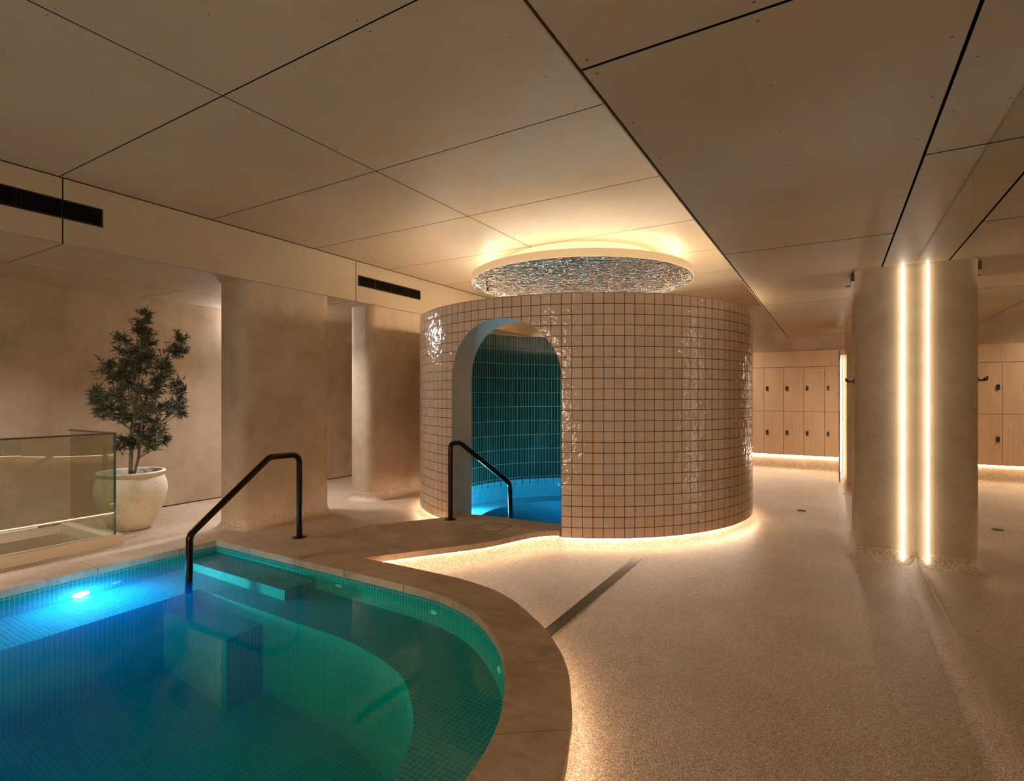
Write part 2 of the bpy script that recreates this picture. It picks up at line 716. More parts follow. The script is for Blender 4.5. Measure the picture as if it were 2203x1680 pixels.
# plunge basin outline: the drum's inner circle, drawn out to the deck edge inside the arch
def plunge_path():
    P = []
    half = math.asin((ARCH_R + .02) / R_IN)
    n = 72
    a0, a1 = half - .03, 2 * PI - half - .03
    for k in range(n + 1):
        a = a0 + (a1 - a0) * k / n
        P.append((DC[0] + R_IN * math.sin(a), DC[1] - R_IN * math.cos(a)))
    P += [(ARCH_X - ARCH_R - .0, 5.0)] + [(-3.575, 4.90)] + deck_arch
    return P


plunge = plunge_path()

# ------------------------------------------------------------------ setting: floor
stair_hole = [(-7.2, -1.6), (-7.2, 2.5), (-6.25, 2.5), (-6.25, -1.6)]
fl = MB()
fl.poly([(X_WALL_L - .02, Y_BACK), (.75, Y_BACK), (.75, Y_FAR), (X_WALL_L - .02, Y_FAR)], 0, [pool_in, plunge, stair_hole])
struct(fl.build('floor', M['pebble']))

# ------------------------------------------------------------------ setting: walls
def wall_obj(name, b):
    return struct(b.build(name, M['plaster']))

wall_obj('wall_left', MB().box(X_WALL_L - .15, X_WALL_L, Y_BACK, Y_FAR, .014, Z_MAIN + .1))
bb = MB().box(X_WALL_L - .15, X_WALL_L - .012, Y_BACK, Y_FAR, 0, .014)
struct(bb.build('baseboard_left', M['void']))
wall_obj('wall_back', MB().box(X_WALL_L, .75, Y_BACK - .15, Y_BACK, 0, Z_MAIN + .1))
wf = MB().box(X_WALL_L, .75, Y_FAR, Y_FAR + .15, 0, Z_MAIN + .1)
wall_obj('wall_far', wf)
wall_obj('wall_right', MB().box(.635, .80, Y_BACK, Y_FAR, 0, Z_MAIN + .1))
wall_obj('trim_2', MB().box(X_WALL_L, .635, 11.95, Y_FAR, 2.372, Z_MAIN))          # plaster above the lockers

# pebble cove along the foot of the mirror
cv = MB()
prof = [(0, .10)]
for k in range(1, 9):
    a = k / 8 * PI / 2
    prof.append((.012 + .085 * (1 - math.cos(a)), .10 - .0985 * math.sin(a)))
prof = [(.0, .105), (.012, .10)] + [(.012 + .09 * (1 - math.cos(k / 8 * PI / 2)), .10 - .098 * math.sin(k / 8 * PI / 2)) for k in range(1, 9)]
cv.sweep([(X_MIRROR + .008, 5.80), (X_MIRROR + .008, Y_BACK)], prof, closed=False, smooth=True)
struct(cv.build('baseboard_right', M['pebble']))


# ------------------------------------------------------------------ setting: ceilings (boards with open joints)
def boards(mb, xs, ys, z, gap=.008, th=.012, screws=True, sx=.6):
    g = gap / 2
    for i in range(len(xs) - 1):
        yy = ys[i] if isinstance(ys[0], (list, tuple)) else ys
        for j in range(len(yy) - 1):
            x0, x1, y0, y1 = xs[i] + g, xs[i + 1] - g, yy[j] + g, yy[j + 1] - g
            o = len(mb.mi)
            mb.box(x0, x1, y0, y1, z, z + th)
            mb.mi[o + 1:] = [2] * (len(mb.mi) - o - 1)          # board edges coloured dark, standing for shade inside the joints
            if screws:
                nx = max(1, round((x1 - x0 - .08) / sx))
                ny = max(1, round((y1 - y0 - .08) / .42))
                for a in range(nx + 1):
                    for b in range(ny + 1):
                        mb.disc((x0 + .04 + (x1 - x0 - .08) * a / nx, y0 + .04 + (y1 - y0 - .08) * b / ny, z - .0006),
                                .006, seg=8, mi=1, sgn=-1)


mats_c = [M['ceiling'], M['screw'], M['void']]
c1 = MB()
ys_main = [-3.4, -3.2, -1.93, -.65, .625, 1.905, 3.185, 4.47, 5.77, 7.06, 8.35, 9.64, 10.93, 12.0]
boards(c1, [X_BULK + .004, -3.2, X_STEP], ys_main, Z_MAIN, .009)
c1.box(X_BULK - .1, X_STEP + .05, Y_BACK, Y_FAR, Z_MAIN + .035, Z_MAIN + .08, 2)
struct(c1.build('ceiling', mats_c))
c2 = MB()
boards(c2, [X_STEP + .014, .375, .64], [[-3.4, -1.15, 1.77, 4.69, 7.61, 10.53, 12.0], [-3.4, -2.6, .325, 3.245, 6.165, 9.08, 12.0]], Z_RIGHT, .012)
c2.box(X_STEP + .014, .70, Y_BACK, Y_FAR, Z_RIGHT + .03, Z_RIGHT + .06, 2)
c2.box(X_STEP, X_STEP + .007, Y_BACK, 12.0, Z_RIGHT + .002, Z_MAIN)                  # upright fascia of the step
struct(c2.build('ceiling', mats_c))
c3 = MB()
boards(c3, [X_WALL_L, -6.83, X_BULK], [[-3.4, -1.1, 1.2, 3.53, 5.86, 8.2, 10.5, 12.3], [-3.4, -1.28, 1.94, 5.15, 8.37, 11.5, 12.3]], Z_LEFT, .007)
c3.box(X_WALL_L, X_BULK - .02, Y_BACK, Y_FAR, Z_LEFT + .03, Z_LEFT + .06, 2)
struct(c3.build('ceiling', mats_c))
b = MB()
for y0, y1 in ((-3.4, -1.28), (-1.28, 1.93), (1.93, 5.155), (5.155, 8.37), (8.37, 12.0)):
    b.box(X_BULK - .012, X_BULK, y0 + .006, y1 - .006, Z_LEFT, Z_MAIN - .006)
    n = 7
    for k in range(n + 1):
        for z in (Z_LEFT + .05, Z_MAIN - .05):
            b.disc((X_BULK + .0006, y0 + .06 + (y1 - y0 - .12) * k / n, z), .0045, 'x', 8, 1)
b.box(X_BULK - .06, X_BULK - .03, Y_BACK, 12.0, Z_LEFT + .02, Z_MAIN + .02, 2)
struct(b.build('trim_1', mats_c))


# ------------------------------------------------------------------ pillars
def rounded(x0, x1, y0, y1, r, n=7):
    P = []
    for cx, cy, a0 in ((x1 - r, y0 + r, -PI / 2), (x1 - r, y1 - r, 0), (x0 + r, y1 - r, PI / 2), (x0 + r, y0 + r, PI)):
        for k in range(n + 1):
            a = a0 + k / n * PI / 2
            P.append((cx + r * math.cos(a), cy + r * math.sin(a)))
    return P


def pillar(label, x0, x1, y0, y1, r, top, cove=.09):
    cx, cy = (x0 + x1) / 2, (y0 + y1) / 2
    t = thing('pillar', label, 'pillar', (cx, cy, 0))
    P = rounded(x0, x1, y0, y1, r)
    MB().sweep(P, [(0, .12), (0, top)], smooth=True).build('shaft', M['plaster'], t)
    pf = [(.0003, .122), (.003, .118), (.003, cove)]
    for k in range(1, 8):
        a = k / 7 * PI / 2
        pf.append((.003 + cove * (1 - math.cos(a)), cove - (cove - .001) * math.sin(a)))
    MB().sweep(P, pf, smooth=True).build('cove_foot', M['pebble'], t)['label'] = 'pebble resin curving out at the foot'
    return t


pillar('wide plaster pillar behind the pool handrail, nearer of the two under the vented bulkhead', -6.05, -5.57, 3.53, 4.76, .13, Z_LEFT)
pillar('plaster pillar between the tiled drum and the pool handrail pillar, lit at its top and foot', -6.05, -5.59, 5.47, 6.78, .13, Z_LEFT)
pillar('dark plaster pillar with the tall glowing strip, against the mirror wall', .17, .85, 5.87, 6.9, .10, Z_RIGHT)
pillar('far slim plaster pillar just left of the strip-lit pillar, before the lockers', .165, .66, 9.55, 10.6, .10, Z_RIGHT)

# tall glowing strip set in the right pillar
t = thing('strip_light', 'tall vertical glowing strip light on the pillar by the mirror', 'strip light', (.526, 5.868, 0))
P = [(.526 + .011 * math.cos(a), 5.847 - .011 * math.sin(a)) for a in [2 * PI * k / 14 for k in range(15)]]
MB().wall(P, .05, 2.652, closed=False, flip=True, smooth=True).poly(P, 2.652).poly(P, .05, up=False).build('diffuser', M['led_strip'], t)
MB().box(.521, .531, 5.850, 5.872, .045, 2.656).build('channel', M['greyframe'], t)

# unseen second strip, added on the far face to brighten the passage behind
t = thing('strip_light', 'added unseen strip light on the far face of the pillar by the mirror', 'strip light', (.42, 6.903, 0))
P = [(.42 + .011 * math.cos(a), 6.925 - .011 * math.sin(a)) for a in [2 * PI * k / 14 for k in range(15)]]
MB().wall(P, .05, 2.64, closed=False, flip=True, smooth=True).poly(P, 2.64).poly(P, .05, up=False).build('diffuser', M['led_back_added'], t)
MB().box(.415, .425, 6.898, 6.920, .045, 2.645).build('channel', M['greyframe'], t)

# ------------------------------------------------------------------ mirror wall
MY = [-3.4, -2.26, -1.09, .075, 1.241, 2.407, 3.573, 4.739, 5.872]
lab = {7: 'tall mirror panel next to the strip-lit pillar, reflecting its glowing strip',
       6: 'middle tall mirror panel, between two thin vertical joints beside the pillar mirror',
       5: 'nearest tall mirror panel at the right edge of the view'}
for i in range(len(MY) - 1):
    if i < 5:
        continue
    t = thing('mirror_panel', lab[i], 'mirror', (X_MIRROR, MY[i], .1), 'tall mirror panels on the right wall')
    MB().box(X_MIRROR, X_MIRROR + .006, MY[i] + .0012, MY[i + 1] - .0012, .105, Z_RIGHT - .008).build('mirror_glass', M['mirror'], t)
    MB().box(X_MIRROR + .003, X_MIRROR + .02, MY[i] + .0001, MY[i + 1] - .0001, .107, Z_RIGHT - .009).build('backing', M['edge'], t)

# ------------------------------------------------------------------ swimming pool
pool = thing('swimming_pool', 'sunken pool of blue-green mosaic with steps and bench, filled with water', 'pool', (-3, .8, 0))
FLOOR_P = -1.4
MB().wall(pool_in, FLOOR_P, DECK_B, flip=True).build('basin_wall', M['mosaic'], pool)
MB().poly(pool_in, FLOOR_P).build('basin_floor', M['mosaic'], pool)
bn = MB()
bn.poly(pool_in, -.22, [bench_in])
bn.wall(bench_in, FLOOR_P, -.22, flip=True)
# border course following the bench edge
bn.build('bench', M['mosaic'], pool)
MB().box(-4.838, -3.485, 2.545, 2.824, -.22, -.005).build('step', M['mosaic'], pool)
MB().box(-4.25, -3.46, 2.085, 2.35, FLOOR_P, -.45).build('step', M['mosaic'], pool)


def grow(path, d):
    mb = MB().sweep(path, [(d, 0)], side=-1)
    return [(p[0], p[1]) for p in mb.v]


def water_body(name, path, top, bottom, mat, parent, d=.03):
    g = grow(path, d)
    mb = MB().poly(g, top).poly(g, bottom, up=False)
    mb.wall(g, bottom, top)
    o = mb.build(name, mat, parent)
    bm = bmesh.new()
    bm.from_mesh(o.data)
    bmesh.ops.remove_doubles(bm, verts=bm.verts, dist=1e-5)
    bmesh.ops.recalc_face_normals(bm, faces=bm.faces)
    bm.to_mesh(o.data)
    bm.free()
    return o


water_body('water', pool_in, WATER, FLOOR_P - .05, M['water'], pool)['label'] = 'clear still water glowing blue and green'


def nozzle(x, y, z, nx, ny, parent, r=.031):
    """round return nozzle: flange and eyeball, facing (nx, ny)"""
    o = MB().lathe((0, 0, 0), [(0, .012), (r * .35, .012), (r * .45, .006), (r * .8, .010), (r, .006), (r, -.012)], 20)
    me = o.build('jet_nozzle', M['nozzle'])
    me.parent = parent
    me.location = Vector((x, y, z)) - parent.location
    me.rotation_euler = Vector((nx, ny, 0)).to_track_quat('Z', 'Y').to_euler()
    return me


nozzle(-3.225, 2.826, -.01, 0, -1, pool)
nozzle(-2.29, 2.812, -.01, -.1, -1, pool)
nozzle(-1.515, 2.405, -.0, -.72, -.70, pool)
nozzle(-4.838, 2.03, -.11, 1, 0, pool)
lampg = MB().lathe((0, 0, 0), [(0, .02), (.04, .018), (.055, .004)], 24)
lg = lampg.build('pool_lamp', M['lamp_pool'])
lg.parent = pool
lg.location = Vector((-4.836, 1.79, -.165)) - pool.location
lg.rotation_euler = (0, PI / 2, 0)
lg['label'] = 'dazzling underwater lamp'
for (x, y) in ((-3.6, -1.195), (-2.4, -1.195)):                      # unseen lamps added on the near side to light the water
    q = lg.copy()
    q.data = lg.data.copy()
    q.data.materials[0] = M['lamp_pool_fill']
    q['label'] = 'added unseen teal underwater lamp'
    COL.objects.link(q)
    q.location = Vector((x, y, -.03)) - pool.location
    q.rotation_euler = Vector((0, 1, 0) if y < -1 else (-1, .25, 0)).to_track_quat('Z', 'Y').to_euler()

# ------------------------------------------------------------------ stone deck: coping and bridge
deck = thing('stone_deck', 'brown stone coping around the pool with a bridge to the arched doorway, lit from below', 'deck', (-3.5, 1.5, 0))
sl = MB()
sl.poly(deck_poly, DECK, [pool_in]).poly(deck_poly, DECK_B, [pool_in], up=False)
sl.wall(deck_poly, DECK_B, DECK, flip=True)
sl.wall(pool_in, DECK_B, DECK)
J = [((-3.222, 3.11), (-3.166, 2.83)), ((-2.585, 3.13), (-2.574, 2.83)), ((-2.0, 3.07), (-2.10, 2.78)), ((-1.51, 2.79), (-1.69, 2.57)),
     ((-1.165, 2.44), (-1.385, 2.24)), ((-.895, 1.94), (-1.13, 1.76)), ((-.785, 1.1), (-1.07, 1.1)), ((-5.15, 1.90), (-4.84, 1.90)), ((-5.15, 2.50), (-4.84, 2.50)), ((-5.15, 1.3), (-4.84, 1.3)),
     ((-5.14, 3.09), (-4.84, 2.82)), ((-4.25, 3.62), (-4.25, 2.82)), ((-4.25, 3.49), (-3.05, 3.49)), ((-3.68, 4.50), (-3.68, 2.82)),
     ((-3.83, 4.27), (-2.60, 4.27)), ((-3.2, 4.27), (-3.2, 3.13)), ((-3.36, 4.93), (-3.36, 4.27)), ((-2.62, 4.96), (-2.62, 4.27))]
for (ax, ay), (bx, by) in J:
    d = Vector((bx - ax, by - ay)).normalized()
    nx, ny = -d.y * .0012, d.x * .0012
    z = DECK + .0004
    sl.add([(ax + nx, ay + ny, z), (ax - nx, ay - ny, z), (bx - nx, by - ny, z), (bx + nx, by + ny, z)], [(0, 1, 2, 3)], None, 1)
for (x, y, nx, ny) in [(-4.8375, 1.90, 1, 0), (-4.8375, 2.50, 1, 0), (-4.35, 2.8215, 0, -1), (-3.74, 2.8225, 0, -1), (-3.166, 2.824, 0, -1), (-2.574, 2.824, 0, -1), (-2.10, 2.772, -.25, -.97)]:
    L = math.hypot(nx, ny)
    px, py = -ny / L * .0025, nx / L * .0025
    ox, oy = x + nx / L * .001, y + ny / L * .001
    sl.add([(ox - px, oy - py, DECK_B + .002), (ox + px, oy + py, DECK_B + .002), (ox + px, oy + py, DECK - .002), (ox - px, oy - py, DECK - .002)], [(0, 1, 2, 3)], None, 1)
sl.build('stone_slab', [M['stone'], M['joint']], deck)
for seg in (deck_out, deck_out2 + deck_out3):                        # plinth and light run on both sides of the bridge
    pf = [(-.05, DECK_B), (-.05, .095)] + [(-.05 + .085 * (1 - math.cos(k / 6 * PI / 2)), .095 - .094 * math.sin(k / 6 * PI / 2)) for k in range(1, 7)]
    if seg is deck_out:
        seg = seg[:-1]
    MB().sweep(seg, pf, closed=False, smooth=True, side=-1).build('pebble_plinth', M['pebble'], deck)
    MB().sweep(seg, [(-.040, DECK_B - .001), (-.022, DECK_B - .007), (-.040, DECK_B - .016)], closed=False, side=-1).build('led_strip', M['led_deck'], deck)['label'] = 'warm glowing strip under the stone edge'

# access hatch in the bridge
t = thing('access_hatch', 'square stone-filled access hatch with thin dark frame, set in the bridge', 'hatch', (-2.943, 4.53, DECK))
hb = MB()
for x0, x1, y0, y1 in ((-3.087, -3.082, 4.383, 4.678), (-2.804, -2.799, 4.383, 4.678), (-3.087, -2.799, 4.383, 4.388), (-3.087, -2.799, 4.673, 4.678)):
    hb.box(x0, x1, y0, y1, DECK - .004, DECK + .0012)
hb.build('frame', M['black'], t)
MB().box(-3.079, -2.807, 4.391, 4.670, DECK - .004, DECK + .0008).build('cover', M['stone'], t)

# ------------------------------------------------------------------ tiled drum
drum = thing('tiled_drum', 'round room clad in square glossy pink-beige tiles with an arched doorway', 'round tiled room', (DC[0], DC[1], 0))
half_o = None


def arch_z(x):
    d = (x - ARCH_X) / ARCH_R
    return ARCH_SPRING + ARCH_H * math.sqrt(max(0, 1 - d * d)) if abs(d) < 1 else None


def drum_surface(R, ztop, zbot, inward, n=150):
    """cylinder skin with the arched opening cut along Y"""
    mb = MB()
    aL = -math.asin((DC[0] - (ARCH_X - ARCH_R)) / R)
    aR = math.asin(((ARCH_X + ARCH_R) - DC[0]) / R)
    An = [aL + (aR - aL) * (.5 - .5 * math.cos(PI * k / 40)) for k in range(41)]
    Bn = [aR + (2 * PI + aL - aR) * k / n for k in range(n + 1)]

    def pt(a, z):
        return (DC[0] + R * math.sin(a), DC[1] - R * math.cos(a), z)
    for seq, hole in ((An, True), (Bn, False)):
        for k in range(len(seq) - 1):
            a, b_ = seq[k], seq[k + 1]
            za = zb = zbot
            if hole:
                za = arch_z(pt(a, 0)[0]) or ARCH_SPRING
                zb = arch_z(pt(b_, 0)[0]) or ARCH_SPRING
            V = [pt(a, za), pt(b_, zb), pt(b_, ztop), pt(a, ztop)]
            U = [((a - aR) * R, za - DRUM_B), ((b_ - aR) * R, zb - DRUM_B), ((b_ - aR) * R, ztop - DRUM_B), ((a - aR) * R, ztop - DRUM_B)]
            mb.add(V, [(3, 2, 1, 0) if inward else (0, 1, 2, 3)], U, 0, True)
    return mb, aL, aR


outer, aL, aR = drum_surface(R_OUT, DRUM_T, DRUM_B, False)
outer.build('outer_tiles', M['tile'], drum)
inner, iL, iR = drum_surface(R_IN, DRUM_T, .0, True)
inner.uv = [[(u, v + DRUM_B - DRUM_T + .237 * 20) for u, v in q] for q in inner.uv]
inner.build('inner_tiles', M['green'], drum)['label'] = 'tall narrow dark green glazed tiles'
rv = MB()
pts = []
N = 48
xl, xr = ARCH_X - ARCH_R, ARCH_X + ARCH_R
pts += [(xl, .108), (xl, ARCH_SPRING)]
for k in range(1, N):
    a = PI - PI * k / N
    pts.append((ARCH_X + ARCH_R * math.cos(a), ARCH_SPRING + ARCH_H * math.sin(a)))
pts += [(xr, ARCH_SPRING), (xr, .108)]
yo = lambda x: DC[1] - math.sqrt(R_OUT ** 2 - (x - DC[0]) ** 2)
yi = lambda x: DC[1] - math.sqrt(R_IN ** 2 - (x - DC[0]) ** 2)
for (x0, z0), (x1, z1) in zip(pts, pts[1:]):
    rv.add([(x0, yo(x0), z0), (x0, yi(x0), z0), (x1, yi(x1), z1), (x1, yo(x1), z1)], [(0, 1, 2, 3)], None, 0, True)
rv.build('arch_reveal', M['reveal'], drum)['label'] = 'smooth beige render lining the arch'
cap = MB().lathe((DC[0], DC[1], 0), [(R_OUT + .001, DRUM_T - .001), (R_OUT + .001, DRUM_T + .006), (R_IN - .001, DRUM_T + .006), (R_IN - .001, DRUM_T - .001)], 120)
cap.build('top_cap', M['reveal'], drum)
# soffit under the tiles, plinth and light, interrupted at the arch
arc = [aR + .0 + (2 * PI + aL - aR) * k / 110 for k in range(111)]
circ = lambda R, e=0: [(DC[0] + R * math.sin(a), DC[1] - R * math.cos(a)) for a in ([arc[0] - e] if e else []) + arc + ([arc[-1] + e] if e else [])]
MB().sweep(circ(R_OUT), [(-.0, DRUM_B), (-.06, DRUM_B)], closed=False).build('soffit', M['reveal'], drum)
pf = [(0, DRUM_B), (0, .09)] + [(.075 * (1 - math.cos(k / 6 * PI / 2)), .09 - .089 * math.sin(k / 6 * PI / 2)) for k in range(1, 7)]
MB().sweep(circ(R_OUT - .035, .06), pf, closed=False, smooth=True).build('pebble_plinth', M['pebble'], drum)
MB().sweep(circ(R_OUT - .03), [(0, DRUM_B - .001), (.018, DRUM_B - .006), (0, DRUM_B - .014)], closed=False).build('led_strip', M['led_drum'], drum)['label'] = 'warm glowing strip under the tiles'
MB().lathe((DC[0], DC[1], 0), [(1.99, DRUM_T + .008), (1.99, DRUM_T + .022), (2.01, DRUM_T + .022), (2.01, DRUM_T + .008)], 96).build('upper_led_strip', M['led_top'], drum)

# plunge pool inside the drum
pp = thing('plunge_pool', 'round plunge pool of bright blue water inside the tiled drum', 'pool', (DC[0], DC[1], 0))
rev = plunge                                                   # anticlockwise
MB().wall(rev, -.95, .095, flip=False).build('basin_wall', M['mosaic2'], pp)
ring = [(DC[0] + 1.42 * math.sin(2 * PI * k / 72), DC[1] - 1.42 * math.cos(2 * PI * k / 72)) for k in range(72)]
MB().poly(rev, -.22, [ring]).wall(ring, -.95, -.22, flip=False).build('bench', M['mosaic2'], pp)
MB().poly(ring, -.95).build('basin_floor', M['mosaic2'], pp)
g = MB().sweep(plunge, [(.03, 0)], side=1)
gp = [(p[0], p[1]) for p in g.v]
wb = MB().poly(gp, .10).poly(gp, -1.0, up=False).wall(gp, -1.0, .10)
o = wb.build('water', M['water2'], pp)
bm = bmesh.new(); bm.from_mesh(o.data)
bmesh.ops.remove_doubles(bm, verts=bm.verts, dist=1e-5)
bmesh.ops.recalc_face_normals(bm, faces=bm.faces)
bm.to_mesh(o.data); bm.free()
for deg in (284, 306):  # lamps added out of sight behind the arch jamb, lighting the water
    a = math.radians(deg)
    q = MB().lathe((0, 0, 0), [(0, .02), (.055, .018), (.08, .004)], 20).build('pool_lamp', M['hidden_lamp_plunge'])
    q.parent = pp
    q.location = (1.81 * math.sin(a), -1.81 * math.cos(a), -.10)
    q.rotation_euler = Vector((-math.sin(a), math.cos(a), 0)).to_track_quat('Z', 'Y').to_euler()
for deg in (152, 176, 215):
    a = math.radians(deg)
    nozzle(DC[0] + 1.815 * math.sin(a), DC[1] - 1.815 * math.cos(a), -.02, -math.sin(a), math.cos(a), pp, .03)


# ------------------------------------------------------------------ handrails
def handrail(label, pts, base, r=.026):
    t = thing('handrail', label, 'handrail', base)
    MB().tube(fillet(pts, .09), r, 18).build('rail', M['bronze'], t)
    MB().lathe(base, [(0, .012), (.040, .010), (.062, .006), (.064, 0.0), (0, 0)], 28).build('base_flange', M['bronze'], t)
    return t


handrail('dark bronze handrail by the pool steps, one leg in the pool water', [(-4.27, 3.275, DECK), (-4.27, 3.275, .953), (-4.265, 2.965, .958), (-4.235, 2.262, .43), (-4.23, 2.25, -.215)],
         (-4.27, 3.275, DECK))
handrail('dark bronze handrail in the arched doorway, sloping down into the plunge pool', [(-3.508, 4.58, DECK), (-3.508, 4.58, .99), (-3.47, 4.70, .99), (-3.25, 5.38, .47), (-3.245, 5.40, -.22)],
         (-3.508, 4.58, DECK))

# ------------------------------------------------------------------ ceiling disc above the drum
disc = thing('ceiling_disc', 'large round ceiling disc of rippled mirror steel with a halo of light', 'ceiling feature', (DC[0], DC[1], 3.03))
RD = 1.488
MB().lathe((DC[0], DC[1], 3.03), [(RD - .012, .002), (RD - .004, 0), (RD, .004), (RD, .092), (RD - .02, .098), (0, .098)], 128).build('rim', M['rim'], disc)
MB().disc((DC[0], DC[1], 3.034), RD - .010, seg=128, sgn=-1).build('rippled_mirror', M['ripple'], disc)
MB().lathe((DC[0], DC[1], 3.03), [(1.02, .098), (1.02, .300)], 96).build('mounting_drum', M['rim'], disc)
MB().lathe((DC[0], DC[1], 3.03), [(RD - .22, .099), (RD - .22, .125), (RD - .18, .125), (RD - .18, .099)], 96).build('led_strip', M['led_disc'], disc)['label'] = 'hidden warm strip giving the halo'
sx, sy = DC[0] - 1.22, DC[1] - .45
MB().tube([(sx, sy, 3.034), (sx, sy, 2.995)], .012, 10).lathe((sx, sy, 2.985), [(0, 0), (.032, .003), (.034, .010), (0, .012)], 16).build('sprinkler', M['black'], disc)

# ------------------------------------------------------------------ lockers
LX = [-2.262, -1.909, -1.556, -1.204, -.851, -.499, -.146, .207]
LY = 11.93


def make_locker(x0, x1, label):
    t = thing('locker', label, 'locker', (x0, LY, .323), 'oak lockers on the far wall')
    MB().box(x0, x1, LY + .02, LY + .40, .323, 2.066).build('body', M['void'], t)
    for z0, z1 in ((.325, 1.185), (1.191, 2.058)):
        d = MB().box(x0 + .003, x1 - .003, LY, LY + .018, z0, z1).build('door', M['wood'], t)
        zc = z0 + .44 if z0 < 1 else z0 + .452
        lx = x0 + .058
        P = [(lx + .022 * math.cos(a), .028 * math.sin(a)) for a in [2 * PI * k / 20 for k in range(20)]]
        V = []
        for k in range(20):
            a = 2 * PI * k / 20
            V.append((lx + .0225 * math.cos(a), zc + (.036 if math.sin(a) > 0 else -.026) + .0225 * math.sin(a) * (.35 if math.sin(a) > 0 else 1)))
        m = MB()
        front = [(x, LY - .018, z) for x, z in V]
        back = [(x, LY, z) for x, z in V]
        m.add(front + back, [tuple(range(20))] + [(k, k + 20, (k + 1) % 20 + 20, (k + 1) % 20) for k in range(20)])
        m.disc((lx, LY - .0195, zc - .018), .009, 'y', 12, 1, -1)
        m.build('lock', [M['black'], M['darksteel']], d)
    return t


ll = {1: 'leftmost oak locker column, behind the tiled drum',
      2: 'oak locker column half cut off by the edge of the tiled drum',
      3: 'first full-width oak locker column right of the tiled drum, black locks',
      4: 'second full-width oak locker column right of the tiled drum',
      5: 'third full-width oak locker column right of the tiled drum',
      6: 'last oak locker column, partly hidden by the backlit mirror edge'}
for i in range(1, 7):
    make_locker(LX[i], LX[i + 1], ll[i])
tag(MB().box(LX[0], LX[-1] + .42, LY - .002, LY + .018, 2.066, 2.372).build('fascia_panel', M['wood']),
    'plain oak fascia panel above the locker doors', 'panel')
pl = MB()
pf = [(-.0, .318), (0, .09)] + [(.08 * (1 - math.cos(k / 6 * PI / 2)), .09 - .089 * math.sin(k / 6 * PI / 2)) for k in range(1, 7)]
pl.sweep([(-3.2, LY + .03), (.63, LY + .03)], pf, closed=False, smooth=True)
o = pl.build('locker_plinth', M['pebble'])
tag(o, 'pebble resin plinth under the oak lockers', 'plinth')
o = MB().box(LX[0], .60, LY + .002, LY + .022, .308, .322).build('strip_light', M['led_locker'])
tag(o, 'long horizontal glowing strip light under the oak lockers', 'strip light')

# backlit mirror on the far pillar
t = thing('backlit_mirror', 'tall backlit mirror seen edge-on between lockers and far pillar', 'mirror', (.10, 10.2, .15))
MB().box(.075, .090, 9.72, 10.72, .16, 2.20).build('mirror_glass', [M['greyframe']], t)
MB().box(.125, .163, 9.80, 10.60, .20, 2.14).build('frame', M['greyframe'], t)
MB().box(.098, .112, 9.745, 9.765, .22, 2.12).box(.095, .120, 10.68, 10.70, .22, 2.12).build('led_strip', M['led_mirror'], t)

# ------------------------------------------------------------------ potted olive tree
random.seed(7)
PX, PY = -6.84, 3.01
tree = thing('potted_olive_tree', 'small olive tree in a pitted cream pot beside the glass balustrade', 'potted tree', (PX, PY, 0))
prof = [(0, .0), (.185, .0), (.20, .012), (.235, .08), (.29, .20), (.333, .32), (.350, .42), (.345, .50), (.325, .565), (.312, .590), (.312, .605),
        (.330, .622), (.334, .636), (.322, .648), (.300, .645), (.292, .62), (.298, .52), (.0, .52)]
MB().lathe((PX, PY, 0), prof[:-1], 72).build('pot', M['pot'], tree)
MB().lathe((PX, PY, .55), [(.30, -.02), (.2, .0), (0, .012)], 32).build('soil', M['soil'], tree)
CR, SR = math.cos(THETA), math.sin(THETA)
dist = -PX * SR + PY * CR


def at(u, v, dd=0.0):
    """a point of the crown: u, v measured on the photograph at the pot's distance (+dd)"""
    d = dist + dd
    r = (u - 1101.5) / 1155 * d
    return Vector((r * CR - d * SR, r * SR + d * CR, 1.5 + (851 - v) / 1155 * d))


lobes = [(310, 680, 12), (309, 700, 16), (305, 722, 20), (316, 745, 20), (298, 755, 22), (266, 735, 15), (273, 758, 18), (287, 785, 24), (385, 735, 15), (372, 755, 12), (392, 757, 8),
         (226, 787, 15), (243, 806, 18), (262, 815, 18), (300, 800, 28), (322, 775, 20), (340, 782, 20), (358, 795, 17), (347, 815, 18), (300, 840, 32), (336, 845, 26), (378, 832, 16), (389, 845, 10), (385, 868, 14),
         (205, 845, 12), (207, 868, 14), (222, 858, 14), (238, 880, 16), (252, 855, 16), (265, 870, 22), (218, 888, 10), (300, 880, 30), (335, 880, 24), (364, 880, 18), (392, 885, 9), (325, 910, 22), (290, 905, 22), (262, 897, 14), (300, 932, 20),
         (338, 930, 16), (352, 948, 10), (318, 950, 16), (270, 950, 14), (258, 962, 10), (290, 955, 16), (322, 966, 10), (275, 835, 20)]
wood = MB()
base = at(282, 1012, 0)
base.z = .54
tops = [at(309, 690), at(296, 760, .05), at(330, 790, -.06)]
trunk_paths = []
for k, (tp, off) in enumerate(zip(tops, (0, -.014, .014))):
    p0 = base + Vector((off * CR, off * SR, 0))
    mids = [p0.lerp(tp, s) + Vector((random.uniform(-.02, .02), random.uniform(-.02, .02), 0)) for s in (.2, .4, .6, .8)]
    path = [p0] + mids + [tp]
    rr = [.017 * (1 - .8 * i / 5) for i in range(6)]
    wood.tube(path, rr, 8)
    trunk_paths.append(path)
leaf = MB()


